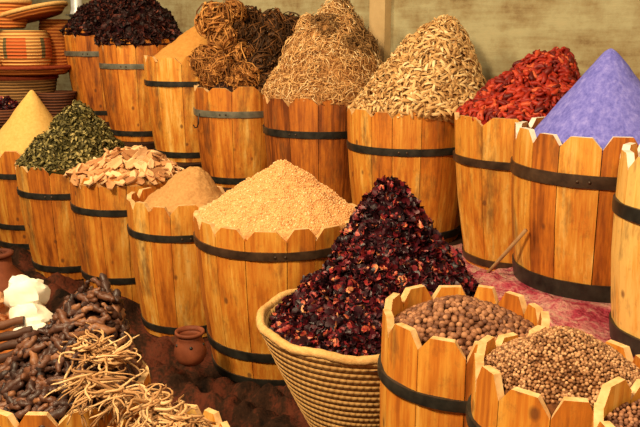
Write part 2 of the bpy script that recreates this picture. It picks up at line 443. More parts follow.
def scatter(h, protos, pmesh, n_ind, name, label, cat, group, core_mat, mats, stuff_name, stuff_label, mind, size=1, jit=.25, lift=0, tilt=.4,
            n_extra=0, seed=1, tmax=.97, sink=.008, keep=None, cols=None, core=True):
    """n_ind largest pieces in view as things of their own, the rest with the bed under them as one stuff object"""
    rnd = random.Random(seed)
    S = h.samples(20000, rnd, mind, tmax, 3)
    front = []; rest = []
    for s in S:
        w = h.c + s[0]; px, py = proj(w)
        vis = s[1].dot(CAM - w) > -.05 and -6 < px < 646 and -6 < py < 433 and (keep is None or keep(px, py))
        (front if vis else rest).append((s, (CAM - w).length))
    front.sort(key=lambda q: q[1])
    ind = front[:n_ind]; rest = front[n_ind:] + rest
    for s, _ in ind:
        p, nv, t = s
        k = rnd.randrange(len(protos)); q = size*(1 + rnd.uniform(-jit, jit))
        o = bpy.data.objects.new(name, pmesh[k]); C.objects.link(o)
        m = frame(nv, rnd, tilt).to_4x4()
        o.matrix_world = Matrix.Translation(h.c + p + nv*lift) @ m @ Matrix.Scale(q, 4)
        tag(o, label, cat, group)
    mb = MB()
    if core: h.core(mb, 40, 72, 0, sink)
    rs = [s for s, _ in rest] + h.samples(n_extra, rnd, 0, tmax)
    for p, nv, t in rs:
        k = rnd.randrange(len(protos)); q = size*(1 + rnd.uniform(-jit, jit))
        m = frame(nv, rnd, tilt)
        v, f = protos[k]
        pp = p + nv*(lift - (0 if True else .004))
        mb.add([pp + m @ (Vector(x)*q) for x in v], f, 1)
    o = mb.obj(stuff_name, [M[core_mat], mats], None, h.c)
    tag(o, stuff_label, cat, kind='stuff')
    return len(ind), len(rs)
def protomesh(name, protos, mat, smooth=True):
    out = []
    for v, f in protos:
        mb = MB(); mb.add(v, f); out.append(mb.mesh(name, mat, smooth))
    return out

# piece shapes
def chilli_p(seed):
    r = random.Random(seed); L = .046
    path = []; rad = []
    bd = r.uniform(-.012, .012)
    for i in range(8):
        u = i/7; path.append((L*(u-.5), bd*math.sin(PI*u), .004*math.sin(PI*u)*r.uniform(.2, 1)))
        rad.append(max(.0105*math.sin(PI*min(u*.93+.07, 1))**.6*(1-.45*u), .0015))
    return tube(path, rad, 8, True, .5, seed)
def lump_p(seed, L=.05, R=.010, n=8, segs=9, bend=.01):
    r = random.Random(seed); path = []; rad = []
    b1, b2 = r.uniform(-bend, bend), r.uniform(-bend, bend)
    for i in range(segs):
        u = i/(segs-1)
        path.append((L*(u-.5), b1*math.sin(PI*u)+b2*math.sin(2*PI*u), .3*b2*math.sin(PI*u)))
        rad.append(R*max(.18, math.sin(PI*(.06+.88*u))**.45)*(1+.25*math.sin(u*17+seed)))
    return tube(path, rad, n, True, .35, seed)
def flake_p(seed, L=.04, W=.010, curl=.010, n=5, th=.0012):
    r = random.Random(seed); v = []; f = []
    cu = r.uniform(-1, 1)*curl; tw = r.uniform(-.6, .6)
    for side in (1, -1):
        for i in range(n):
            u = i/(n-1); w = W*math.sin(PI*(.12+.76*u))**.7*.5
            z = cu*math.sin(PI*u) + side*th/2
            for sgn in (-1, 0, 1):
                a = tw*(u-.5)
                v.append((L*(u-.5), sgn*w*math.cos(a), z + sgn*w*math.sin(a) + (0 if sgn == 0 else abs(cu)*.25)))
    k = 3*n
    for i in range(n-1):
        for j in range(2):
            p = i*3+j; f.append((p, p+3, p+4, p+1)); f.append((k+p, k+p+1, k+p+4, k+p+3))
        f.append((i*3, k+i*3, k+i*3+3, i*3+3)); f.append((i*3+2, i*3+5, k+i*3+5, k+i*3+2))
    f.append((0, 1, 2, k+2, k+1, k)); e = 3*(n-1); f.append((e+2, e+1, e, k+e, k+e+1, k+e+2))
    return v, f
def chip_p(seed):
    r = random.Random(seed); k = 7; L, W = r.uniform(.05, .085), r.uniform(.022, .04); v = []; f = []
    pts = []
    for i in range(k):
        a = 2*PI*i/k; q = r.uniform(.75, 1.1); pts.append((math.cos(a)*L/2*q, math.sin(a)*W/2*q))
    cv = r.uniform(5, 11)
    for th in (.003, -.003):
        for x, y in pts: v.append((x, y, th + cv*y*y*1.4 - .4*x*x))
        v.append((0, 0, th))
    m = k+1
    for i in range(k):
        j = (i+1) % k
        f += [(i, j, k), (m+j, m+i, m+k), (j, i, m+i, m+j)]
    return v, f
def calyx_p(seed, s=1.0):
    r = random.Random(seed); v = []; f = []
    for p in range(4):
        a = p*PI/2 + r.uniform(-.4, .4); L = r.uniform(.012, .022)*s; W = r.uniform(.006, .010)*s; up = r.uniform(.2, 1.2)
        d = Vector((math.cos(a), math.sin(a), 0)); t = Vector((-d.y, d.x, 0)); o = len(v)
        for i in range(4):
            u = i/3; w = W*(.5+.9*math.sin(PI*u*.8))*(1-.6*u*u); q = d*L*u*math.cos(up*u) + Vector((0, 0, L*u*math.sin(up)*(1-.3*u)))
            for sg in (-1, 0, 1):
                v.append(q + t*w*sg + Vector((0, 0, abs(sg)*w*.5 + r.uniform(-.0015, .0015)*s)))
        for i in range(3):
            for j in range(2):
                q = o+i*3+j; f.append((q, q+3, q+4, q+1))
    tb = tube([(0, 0, -.006*s), (0, 0, 0), (0, 0, .005*s)], [.004*s, .006*s, .003*s], 5); o = len(v)
    v += tb[0]; f += [tuple(i+o for i in q) for q in tb[1]]
    return [tuple(x) for x in v], f
def ball_p(seed, R, nu=10, nv=6, wob=.06):
    v = [(0, 0, R)]; f = []
    for i in range(1, nv):
        for j in range(nu):
            th = PI*i/nv; a = 2*PI*j/nu
            q = R*(1+wob*noise.noise(Vector((math.sin(th)*math.cos(a)*2+seed*3, math.sin(th)*math.sin(a)*2, math.cos(th)*2)))*2)
            v.append((q*math.sin(th)*math.cos(a), q*math.sin(th)*math.sin(a), q*math.cos(th)))
    v.append((0, 0, -R)); L = len(v)-1
    for j in range(nu):
        f.append((0, 1+j, 1+(j+1) % nu)); b = 1+(nv-2)*nu; f.append((L, b+(j+1) % nu, b+j))
    for i in range(nv-2):
        for j in range(nu):
            a = 1+i*nu+j; b = 1+i*nu+(j+1) % nu; f.append((a, a+nu, b+nu, b))
    return v, f
def leaf_p(seed, L=.02, W=.009):
    r = random.Random(seed); v = []; f = []
    cu = r.uniform(-.006, .008)
    for i in range(4):
        u = i/3; w = W/2*math.sin(PI*(.08+.84*u))
        for sg in (-1, 0, 1): v.append((L*(u-.5), sg*w, cu*math.sin(PI*u)+abs(sg)*w*r.uniform(.1, .8)))
    for i in range(3):
        for j in range(2):
            q = i*3+j; f.append((q, q+3, q+4, q+1))
    return v, f

# ------------------------------------------------------------------ setting
Tn = Vector((.747, .665, 0)); Tt = Vector((-.665, .747, 0))     # away from the stall front / along it to the left
def struct(name, mb, mat, smooth=False, loc=(0, 0, 0)):
    o = mb.obj(name, mat, None, loc, smooth); o['kind'] = 'structure'; return o
mb = MB(); mb.add([(-7, -2.5, -.075), (5, -2.5, -.075), (5, 11, -.075), (-7, 11, -.075)], [(0, 1, 2, 3)]); struct('floor', mb, M['floor'])
WN = 3.14
def slab(s0, s1, n0, n1, z0, z1):
    v = []
    for z in (z0, z1):
        for s, n in ((s0, n0), (s1, n0), (s1, n1), (s0, n1)):
            p = Tt*s + Tn*n; v.append((p.x, p.y, z))
    return v, [(3, 2, 1, 0), (4, 5, 6, 7), (0, 1, 5, 4), (1, 2, 6, 5), (2, 3, 7, 6), (3, 0, 4, 7)]
mb = MB(); mb.add(*slab(-1.6, 11.5, WN, WN+.12, -.075, 3.0)); struct('wall_back', mb, M['wall'])

# ------------------------------------------------------------------ the barrels (label, centre px, width px, front lip px, depth)
B = {}
IG = 'grey_iron'
Z_R, Z_P, ZF = .275, .385, -.06
B['purple'] = barrel('broad wooden barrel with white dusted rim holding the purple powder cone', 606, 178, 138, 2.55, Z_P, n=15, tone=.52, cut='cutw', seed=1, taper=.90,
                     hoops=((.735, 'rust', .04), (.05, 'iron', .055)), notch=.04, rot=.12)
B['right'] = barrel('wooden barrel cut off by the right edge of the view beside the purple barrel', 716, 178, 168, 1.95, Z_P, n=13, tone=.76, cut='cutw', seed=2, taper=.92,
                    hoops=((.72, 'iron', .035), (.06, 'iron', .05)), notch=.045)
B['red'] = barrel('pale yellowish wooden barrel full of dried red chillies', 522, 136, 121, 3.13, Z_R, n=11, tone=.84, seed=3, taper=.74, hoops=((.715, 'rust', .03), (.05, 'rust', .03)), notch=.03, rot=.35)
B['beige'] = barrel('wooden barrel under the tall heap of beige pods', 410, 126, 113, 3.58, Z_R, n=14, tone=.52, seed=4, taper=.83, hoops=((.715, 'iron', .032), (.07, 'iron', .035)), notch=.025)
B['grass'] = barrel('dark reddish wooden barrel under the heap of dried grass', 321, 118, 99, 4.03, Z_R, n=13, tone=.30, seed=5, taper=.82, hoops=((.72, 'iron', .034), (.08, 'iron', .035)), notch=.035)
B['herb'] = barrel('wooden barrel with grey hoop and wire hook holding curled brown herb bundles', 241, 95, 88, 4.4, .38, n=12, tone=.45, seed=6, taper=.84, hoops=((.74, IG, .034), (.07, 'iron', .035)), notch=.03,
                   handle=(math.radians(218), .70))
B['ochre'] = barrel('wooden barrel of ochre powder between the dark petals and the curled herbs', 189, 90, 57, 4.78, .46, n=13, tone=.62, seed=7, taper=0.80, hoops=((.75, 'iron', .03), (.07, 'iron', .034)), notch=.045)
B['darkhib'] = barrel('wooden barrel with grey upper hoop heaped with dark dried petals', 141, 84, 39, 5.18, .53, n=13, tone=.42, seed=8, taper=0.80, hoops=((.74, IG, .032), (.08, 'iron', .034)), notch=.062)
B['farleft'] = barrel('wooden barrel furthest back, standing beside the stacked palm baskets', 104, 80, 29, 5.62, .61, n=12, tone=.44, seed=9, taper=0.76, hoops=((.74, IG, .034), (.1, 'iron', .03)), notch=.062)
B['peach'] = barrel('largest wooden barrel, heaped with peach coloured grain, behind the woven basket', 278, 168, 231, 2.88, ZF, n=17, tone=.54, seed=10, taper=0.81, hoops=((.845, 'rust', .03), (.20, 'iron', .034), (.02, 'iron', .03)), notch=.035, spread=.16)
B['tan'] = barrel('wooden barrel of tan powder with part of its inner wall showing', 183, 111, 207, 3.27, ZF, n=13, tone=.56, seed=11, taper=0.80, hoops=((.77, 'iron', .028), (.07, 'iron', .03)), notch=.04)
B['chips'] = barrel('wooden barrel heaped with pale bark chips beside the green leaves', 124, 106, 180, 3.72, ZF, n=13, tone=.62, seed=12, taper=0.82, hoops=((.745, 'iron', .03), (.2, 'iron', .03)), notch=.04)
B['green'] = barrel('wooden barrel heaped with dried green leaves', 68, 100, 169, 4.10, ZF, n=13, tone=.52, seed=13, taper=0.78, hoops=((.76, 'iron', .03), (.10, 'iron', .034)), notch=.04)
B['yellow'] = barrel('wooden barrel under the smooth yellow powder cone at the left edge', 30, 90, 151, 4.60, ZF, n=12, tone=.5, seed=14, taper=0.80, hoops=((.76, 'iron', .03), (.27, 'iron', .03), (.08, 'iron', .034)), notch=.04)
B['berry'] = barrel('small wooden barrel of round brown berries in front of the woven basket', 465, 165, 342, 1.58, ZF, n=13, tone=.50, seed=15, taper=.88, hoops=((.80, 'iron', .024), (.06, 'iron', .03)), notch=.038, spread=.16, thick=.017, rot=.05)
B['corn'] = barrel('small wooden barrel heaped with fine coriander like seeds, foreground right', 564, 178, 402, 1.22, ZF, n=13, tone=.52, seed=16, taper=.88, hoops=((.85, 'iron', .02), (.06, 'iron', .03)), notch=.032, spread=.14, thick=.015)
B['corner'] = barrel('small wooden barrel in the bottom right corner, nearest of all', 712, 226, 486, .86, ZF, n=13, tone=.56, seed=17, taper=.9, hoops=((.8, 'iron', .02), (.06, 'iron', .03)), notch=.024, spread=.12, thick=.012)
B['dark'] = barrel('small wooden barrel full of knobbly dark brown pods, bottom left', 66, 164, 418, 1.70, ZF, n=13, tone=.60, seed=18, taper=.88, hoops=((.78, 'iron', .024), (.06, 'iron', .03)), notch=.03, thick=.017)
B['root'] = barrel('small wooden barrel of pale tangled roots at the bottom edge', 166, 132, 470, 1.40, ZF, n=12, tone=.58, seed=19, taper=.88, hoops=((.78, 'iron', .024), (.06, 'iron', .03)), notch=.03, thick=.015)

# ledges the back row stands on
steps = [(-.6, 1.52, 1.58, Z_P), (1.52, 3.86, 2.17, Z_R)]
def s_of(k): b = B[k]; return Tt.dot(Vector((b['X'], b['Y'], 0)))
sb = [(s_of(a)+s_of(b_))/2 for a, b_ in (('purple', 'red'), ('grass', 'herb'), ('herb', 'ochre'), ('ochre', 'darkhib'), ('darkhib', 'farleft'))]
lev = [(-.6, sb[0], 1.55, Z_P-.004), (sb[0], sb[1], 2.17, Z_R-.002), (sb[1], sb[2], 2.2, .378), (sb[2], sb[3], 2.25, .458), (sb[3], sb[4], 2.2, .528), (sb[4], s_of('farleft')+.33, 1.6, .608), (s_of('farleft')+.33, 10.5, 1.75, .573)]
for i, (s0, s1, n0, z1) in enumerate(lev):
    mb = MB(); mb.add(*slab(s0, s1, n0, WN-.002, -.073, z1)); struct('trim_%d' % (i+1), mb, M['floor'])
# cream pilaster on the wall
def wall_at(px):   # point on the wall's face seen at pixel column px
    k = (px-320)/F/math.cos(PITCH)*.975
    Y = WN/(Tn.y + Tn.x*k); return Tt.dot(Vector((k*Y, Y, 0)))
s1, s0 = wall_at(374), wall_at(389)
mb = MB(); mb.add(*slab(s0, s1, WN-.05, WN-.001, .36, 2.99)); struct('trim_8', mb, M['pilaster'])

# pink cloth on the right hand ledge
def cloth(name, label, poly_s, poly_n, zfun, mat, res=.02, th=.01):
    mb = MB(); s0, s1 = poly_s; n0, n1 = poly_n
    ns = int((s1-s0)/res); nn = int((n1-n0)/res); v = []; f = []
    for i in range(ns+1):
        for j in range(nn+1):
            p = Tt*(s0+(s1-s0)*i/ns) + Tn*(n0+(n1-n0)*j/nn); v.append((p.x, p.y, zfun(p)))
    for i in range(ns):
        for j in range(nn):
            a = i*(nn+1)+j; f.append((a, a+1, a+nn+2, a+nn+1))
    mb.add(v, f); o = mb.obj(name, mat, None); tag(o, label, 'cloth'); return o
def clear(p, zlev=None):
    d = 9
    for k, b in B.items():
        r = b['R']*.86
        d = min(d, (Vector((p.x-b['X'], p.y-b['Y'], 0))).length - r - .02)
    return d
def sm(x, a, b):
    t = min(max((x-a)/(b-a), 0), 1); return t*t*(3-2*t)
def pinkz(p):
    k = sm(clear(p), 0, .10)
    return Z_P - .002 + .002 + k*(.022 + .028*noise.fractal(p*9, .8, 2, 4))
def pinkz_red(p):
    k = sm(clear(p), 0, .10)
    return Z_R + .002 + k*(.05 + .03*noise.fractal(p*9, .8, 2, 4))
cloth('pink_cloth', 'mottled pink and white shaggy cloth under the purple barrel', (-.4, sb[0]-.002), (1.56, 2.75), pinkz, M['pink'])
cloth('pink_cloth', 'strip of pink cloth at the foot of the chilli barrel', (sb[0]+.002, 2.08), (2.18, 2.7), pinkz_red, M['pink'])
# dark rug
def rugz(p):
    k = sm(clear(p), -.01, .16)
    q = p.x*.8 + p.y*.6
    w = abs(noise.noise(Vector((p.x*3.2+p.y*2, p.y*2.4, 1.7))))
    r = abs(math.sin(q*19 + 4.5*noise.noise(p*2.1)))**.7; r2 = abs(math.sin((p.x*.9-p.y*.35)*34 + 5*noise.noise(p*3.1+Vector((5, 1, 0)))))**.8
    return ZF - .006 + k*(.02 + .07*r*(1-w) + .03*r2 + .07*sm(w, .1, .6) + .016*noise.noise(p*14) + .01*noise.noise(p*30))
v = []; f = []
nx, ny = 170, 180; x0, x1, y0, y1 = -2.6, .55, 1.95, 4.75
mb = MB()
for i in range(nx+1):
    for j in range(ny+1):
        p = Vector((x0+(x1-x0)*i/nx, y0+(y1-y0)*j/ny, 0))
        nd = Tn.dot(p)
        if nd > 2.1: 
            p2 = p - Tn*(nd-2.1); p = p2
        v.append((p.x, p.y, rugz(p)))
for i in range(nx):
    for j in range(ny):
        a = i*(ny+1)+j; f.append((a, a+ny+1, a+ny+2, a+1))
mb.add(v, f); o = mb.obj('rug', M['rug']); tag(o, 'dark brown and red folded rug spread under the front row of barrels', 'rug')

# ------------------------------------------------------------------ powders
powder(B['purple'], 'smooth steep purple powder cone rising from the white-rimmed barrel', 'purple', at(611, 49, 2.58), 'purple_powder', fill=.075, e=.07, namp=.004, nscale=14)
powder(B['yellow'], 'smooth yellow powder cone at the left edge', 'yellow', at(32, 90, 4.55), 'yellow_powder', fill=.02, e=.05, namp=.006)
powder(B['tan'], 'low tan powder heap in the barrel left of the peach grain', 'tan', at(196, 167, 3.27), 'tan_powder', fill=.07, e=.28, namp=.012, nscale=14)
powder(B['ochre'], 'ochre powder heap half hidden behind the curled herb bundles', 'ochre', at(206, 22, 4.8), 'ochre_powder', fill=.03, e=.15, namp=.01)
powder(B['right'], 'powder barely showing in the barrel at the right edge', 'tan', at(716, 120, 1.97), 'spice_powder', fill=.07, e=.3)
# peach grain: a bed with loose grains
h = Heap(B['peach'], at(284, 162, 2.92), fill=.014, R=B['peach']['rin']+.012, e=.10, namp=.012, nscale=16)
mb = MB(); h.core(mb, 60, 110)
rnd = random.Random(3); gp = [ball_p(i, .0034, 6, 4, .2) for i in range(4)]
for p, nv, t in h.samples(5200, rnd, .0048, .985, 6):
    m = frame(nv, rnd, .6); q = rnd.uniform(.6, 1.35); v, f = gp[rnd.randrange(4)]
    mb.add([p + m @ (Vector(x)*q) for x in v], f, 1)
o = mb.obj('peach_grain', [M['peach'], M['peachp']], None, h.c); tag(o, 'broad cone of pale peach coloured grain in the largest barrel', 'grain', kind='stuff')

# green leaves: nobody could count them
h = Heap(B['green'], at(79, 105, 4.12), fill=.008, R=B['green']['R']*1.08, shift=(.03, .02), e=.14, namp=.03, nscale=8)
mb = MB(); h.core(mb, 40, 72, 0, .012)
lp = [leaf_p(i, .024, .011) for i in range(6)]; rnd = random.Random(5)
for p, nv, t in h.samples(4200, rnd, 0, 1.0):
    m = frame(nv, rnd, .9); q = rnd.uniform(.7, 1.3); v, f = lp[rnd.randrange(6)]
    pp = p + nv*rnd.uniform(-.004, .012)
    mb.add([pp + m @ (Vector(x)*q) for x in v], f, 1)
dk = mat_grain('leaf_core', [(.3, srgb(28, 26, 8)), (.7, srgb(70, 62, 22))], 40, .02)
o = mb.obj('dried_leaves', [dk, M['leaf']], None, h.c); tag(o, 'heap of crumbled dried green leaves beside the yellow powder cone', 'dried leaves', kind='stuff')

# bark chips, each one
h = Heap(B['chips'], at(138, 152, 3.74), fill=.022, R=B['chips']['R']*1.0, e=.5, namp=.012)
P = [chip_p(i) for i in range(8)]; PM = protomesh('bark_chip', P, M['chip'], False)
print('chips', scatter(h, P, PM, 160, 'bark_chip', 'curved pale bark chip in the heap beside the green leaves', 'bark chip', 'bark chips in the barrel', 'tan', M['chip'], 'bark_chip_heap',
      'bed of bark chips and dust under the bark chips', .030, 1.2, .3, .010, .7, seed=4, tmax=1.0))

# hibiscus basket
bk = dict(X=0, Y=2.19)
def basket_big():
    c, w, lip, Y = 366, 216, 362, 2.19
    zr = zat(lip, Y-.3); R = .3
    for _ in range(12):
        R = w/2/F*depth(Y, zr); zr = zat(lip, Y-R)
    X = (c-320)/F*depth(Y, zr); H = zr - ZF
    root = empty('woven_basket', (X, Y, ZF), 'large coiled palm basket overflowing with dark red hibiscus petals', 'basket')
    mb = MB(); prof = []
    k = 21
    for i in range(k):      # coils, one over another
        for s in range(4):
            u = (i + s/4)/k; r = R*(.34+.66*u**.85) + .0036*math.sin(PI*s/4)
            prof.append((r, u*H))
    prof.append((R, H)); outer = list(prof)
    inner = [(r-.02, z+(.0 if z > .02 else .015)) for r, z in outer[::-4]]
    v, f = lathe(outer + inner + [(.002, .018)], 72); mb.add(v, f)
    v, f = lathe([(.002, .0), (outer[0][0], .0)], 72); mb.add(v, f)
    mb.obj('body', M['basketbig'], root)
    mb = MB()
    n = 96; path = [(math.cos(2*PI*i/n)*(R-.008), math.sin(2*PI*i/n)*(R-.008), H+.002+.004*math.sin(i*.7)) for i in range(n+1)]
    v, f = tube(path, [.0125+.0015*(i % 2) for i in range(n+1)], 8, False); mb.add(v, f)
    mb.obj('rim', M['rim'], root)
    return dict(X=X, Y=Y, zr=zr, R=R, rin=R-.02)
def mat_basketbig():
    m, nt, b = nmat('coiled_basket_weave', .75, .25)
    t = objco(nt); sp = N(nt, 'ShaderNodeSeparateXYZ'); nt.links.new(t, sp.inputs[0])
    ang = mathn(nt, 'ARCTAN2', sp.outputs[1], sp.outputs[0])
    zz = mathn(nt, 'MULTIPLY', sp.outputs[2], 21/.43)
    st = mathn(nt, 'ABSOLUTE', mathn(nt, 'SINE', mathn(nt, 'ADD', mathn(nt, 'MULTIPLY', ang, 48), mathn(nt, 'MULTIPLY', mathn(nt, 'FLOOR', zz), 1.57))))
    co = mathn(nt, 'ABSOLUTE', mathn(nt, 'SINE', mathn(nt, 'MULTIPLY', zz, PI)))
    f = mathn(nt, 'MULTIPLY', mathn(nt, 'POWER', co, .4), mathn(nt, 'ADD', .55, mathn(nt, 'MULTIPLY', st, .45)))
    f = mathn(nt, 'ADD', mathn(nt, 'MULTIPLY', f, .6), mathn(nt, 'MULTIPLY', noi(nt, t, 25, 4), .45))
    nt.links.new(ramp(nt, f, [(.2, srgb(120, 78, 36)), (.5, srgb(190, 142, 80)), (.85, srgb(226, 182, 116))]), b.inputs['Base Color'])
    bump(nt, b, f, .9, .008); return m
M['basketbig'] = mat_basketbig()
bk = basket_big()
h = Heap(bk, at(385, 187, 2.34), fill=.022, R=bk['R']*1.10, e=.08, p=1.75, shift=(.07, .03), skew=.55, skirt=.02, namp=.035, nscale=7, seed=2)
P = [calyx_p(i, 1.15) for i in range(8)]; PM = protomesh('hibiscus_calyx', P, M['hib'], False)
print('hib', scatter(h, P, PM, 300, 'hibiscus_calyx', 'dried dark red hibiscus calyx in the woven basket', 'hibiscus', 'hibiscus calyces in the woven basket', 'hibcore', M['hib'], 'hibiscus_heap',
      'heap of dark crushed hibiscus petals filling the woven basket', .016, 1.0, .3, .005, .8, 1600, 6, keep=lambda x, y: not (x > 400 and y > 300)))

# dark petals, furthest heap
for key, ap, lab, sd in (('darkhib', at(140, -6, 5.2), 'heap of dark dried petals standing against the wall, left of the ochre powder', 7), ('farleft', at(112, -2, 5.66), 'dark dried petals in the barrel beside the stacked palm baskets', 8)):
    h = Heap(B[key], ap, fill=.022, R=B[key]['R']*1.0, e=.45, namp=.05, nscale=6, seed=sd)
    mb = MB(); h.core(mb, 36, 64, 0, .01); rnd = random.Random(sd)
    PP = [calyx_p(i+20, 1.8) for i in range(6)]
    for p, nv, t in h.samples(1400, rnd, 0, 1.0):
        m = frame(nv, rnd, .8); q = rnd.uniform(.6, 1.2); v, f = PP[rnd.randrange(6)]
        mb.add([p + m @ (Vector(x)*q) for x in v], f, 1)
    o = mb.obj('dried_petals', [M['hibcore'], M['hibd']], None, h.c, False); tag(o, lab, 'dried petals', kind='stuff')

# chillies, each one in view
h = Heap(B['red'], at(560, 53, 3.25), fill=.012, R=B['red']['rin']+.012, e=.35, namp=.03, nscale=7, seed=4)
P = [chilli_p(i) for i in range(7)]; PM = protomesh('red_chilli', P, M['chilli'])
print('chilli', scatter(h, P, PM, 300, 'red_chilli', 'wrinkled dried red chilli on the heap in the pale barrel', 'chilli', 'dried red chillies in the barrel', 'chillicore', M['chilli'], 'red_chilli_heap',
      'bed of dried red chillies under the chillies in view', .0185, 1.0, .3, .004, .6, 500, 8))

# beige pods
h = Heap(B['beige'], at(450, 20, 3.66), fill=.008, R=B['beige']['R']*1.08, shift=(.055, .02), e=.26, p=.92, namp=.03, nscale=7, seed=9)
P = [flake_p(i, .046, .011, .014) for i in range(8)]; PM = protomesh('beige_pod', P, M['pod'])
print('pods', scatter(h, P, PM, 300, 'beige_pod', 'thin curved beige pod on the tall heap before the wall', 'pod', 'beige pods on the tall heap', 'podcore', M['pod'], 'beige_pod_heap',
      'tall pointed heap of thin beige pods left of the red chillies', 
      .018, 1.0, .3, .006, .6, 2600, 9, tmax=1.0))

# dried grass
h = Heap(B['grass'], at(340, 5, 4.12), fill=.010, R=B['grass']['R']*1.04, shift=(.03, .02), e=.34, p=.80, namp=.07, nscale=5, seed=12)
mb = MB(); h.core(mb, 36, 64, 0, .015); rnd = random.Random(12)
def fibre(L, rr):
    b1 = rnd.uniform(-.02, .02); b2 = rnd.uniform(-.015, .015)
    return tube([(L*(u-.5), b1*math.sin(PI*u)+b2*math.sin(2*PI*u), .008*math.sin(PI*u)) for u in (0, .33, .66, 1)], [rr, rr*1.2, rr, rr*.5], 3)
FP = [fibre(rnd.uniform(.04, .09), .0020) for _ in range(14)]
for p, nv, t in h.samples(4600, rnd, 0, 1.0):
    m = frame(nv, rnd, .45); v, f = FP[rnd.randrange(14)]; pp = p + nv*rnd.uniform(-.004, .018)
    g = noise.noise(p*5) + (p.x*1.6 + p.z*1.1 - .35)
    mb.add([pp + m @ (Vector(x)*rnd.uniform(.98, 1.02)) for x in v], f, 2 if g > .25 else 1)  # greyer, darker straw up and right: that side's shade is in the colour
o = mb.obj('dried_grass', [M['strawcore'], M['straw'], M['shadedstraw']], None, h.c); tag(o, 'tall shaggy heap of dried straw coloured grass', 'dried grass', kind='stuff')

# curled herb bundles
def curled(seed):
    r = random.Random(seed); mb = MB()
    v, f = lump_p(seed+70, .085, .05, 10, 9, .0); mb.add(v, f)
    for i in range(95):
        a = r.uniform(0, 2*PI); q = r.uniform(.55, 1.15)*(1+.25*noise.noise(Vector((math.cos(a)*2, math.sin(a)*2, seed*5.1)))); k = r.uniform(.45, 1.05)
        path = []; R_ = .068*q
        for j in range(7):
            th = -PI/2 + (j/6)*PI*k*1.05
            rr = R_*math.cos(th) + .004; aa = a + .6*math.sin(j*1.1+i)
            path.append((rr*math.cos(aa), rr*math.sin(aa), R_*math.sin(th)*1.1))
        v, f = tube(path, [.0042, .0046, .0042, .0038, .0032, .0026, .0016], 4); mb.add(v, f)
    for i in range(110):      # crumpled leaves caught between the stems
        n = Vector((r.gauss(0, 1), r.gauss(0, 1), r.gauss(0, 1))).normalized(); m = frame(n, r, 1.2)
        v, f = calyx_p(i % 9, r.uniform(.6, 1.3)); c = n*r.uniform(.045, .076); mb.add([c + m @ Vector(x) for x in v], f)
    return mb
bb = B['herb']; J = [(curled(i).mesh('curled_herb', M['jer']), curled(i).mesh('curled_herb', M['jerd'])) for i in range(4)]
spots = [(215, 20, .0, 0, 1.1), (233, 12, .05, 0, .8), (222, 38, -.03, 0, 1.0), (205, 62, -.08, 0, 1.0), (222, 68, -.14, 0, .9), (240, 58, -.04, 0, 1.0), (246, 78, -.17, 0, 1.0), (230, 52, .0, 0, .9), (212, 78, -.15, 0, .8),
         (256, 36, .10, 1, 1.0), (272, 24, .14, 1, 1.0), (290, 28, .16, 1, .95), (268, 48, .04, 1, 1.05), (284, 52, .08, 1, 1.0), (262, 68, -.06, 1, 1.0), (280, 74, -.02, 1, .95), (250, 18, .17, 1, .8), (298, 40, .18, 1, .8), (236, 34, .06, 1, .9), (236, 82, -.19, 0, .7), (266, 86, -.16, 1, .8)]
hb = dict(bb)
# bed the bundles lie on
hh = Heap(bb, at(248, 42, 4.45), fill=.01, e=.5, namp=.03, nscale=8); mb = MB(); hh.core(mb, 30, 56, 0)
rnd = random.Random(44)
for p, nv, t in hh.samples(500, rnd, 0, .98):
    m = frame(nv, rnd, .5); v, f = FP[rnd.randrange(14)]; mb.add([p + m @ Vector(x) for x in v], f, 1)
o = mb.obj('herb_litter', [M['dpodcore'], M['jerd']], None, hh.c); tag(o, 'brown broken herb stalks lying beneath the curled bundles', 'dried herbs', kind='stuff')
lab_j = {0: 'golden brown curled ball of dried herb stems, left part of the barrel', 1: 'dark brown curled ball of dried herb stems, right part of the barrel'}
for i, (px, py, dy, kd, q) in enumerate(spots):
    o = bpy.data.objects.new('curled_herb', J[i % 4][kd]); C.objects.link(o)
    o.location = at(px, py, bb['Y'] + dy); o.rotation_euler = (random.uniform(-.9, .9), random.uniform(-.9, .9), random.uniform(0, 6)); o.scale = (q*1.12,)*3
    tag(o, lab_j[kd], 'dried herb', ['golden curled herb balls', 'dark curled herb balls'][kd])

# berries and seeds
h = Heap(B['berry'], at(458, 303, 1.60), fill=.05, e=.6, namp=.003)
P = [ball_p(i, .0068) for i in range(4)]; PM = protomesh('berry', P, M['berry'])
print('berry', scatter(h, P, PM, 300, 'berry', 'round brown dried berry in the small barrel before the basket', 'berry', 'round brown berries in the small barrel', 'berrycore', M['berry'], 'berry_bed',
      'bed of round brown berries filling the small barrel', .0118, 1.0, .15, .003, .3, 250, 14, sink=.002))
h = Heap(B['corn'], at(566, 331, 1.24), fill=.022, e=.34, namp=.004)
P = [ball_p(i, .0030, 8, 5) for i in range(4)]; PM = protomesh('seed', P, M['corn'])
print('seed', scatter(h, P, PM, 300, 'seed', 'small round tan seed heaped in the barrel, foreground right', 'seed', 'small tan seeds in the foreground barrel', 'corncore', M['corn'], 'seed_heap',
      'heap of small round tan seeds, foreground right', .0052, 1.0, .2, .0015, .3, 500, 15, sink=.002))
h = Heap(B['corner'], at(704, 452, .86), fill=.03, e=.6, namp=.002)
P = [ball_p(i, .0032, 8, 5) for i in range(4)]; PM = protomesh('dark_seed', P, M['berry'])
print('seed2', scatter(h, P, PM, 80, 'dark_seed', 'small brown seed in the barrel at the bottom right corner', 'seed', 'small brown seeds in the corner barrel', 'berrycore', M['berry'], 'dark_seed_bed',
      'bed of small brown seeds in the bottom right corner barrel', .0058, 1.0, .2, .0015, .3, 0, 16, sink=.002))

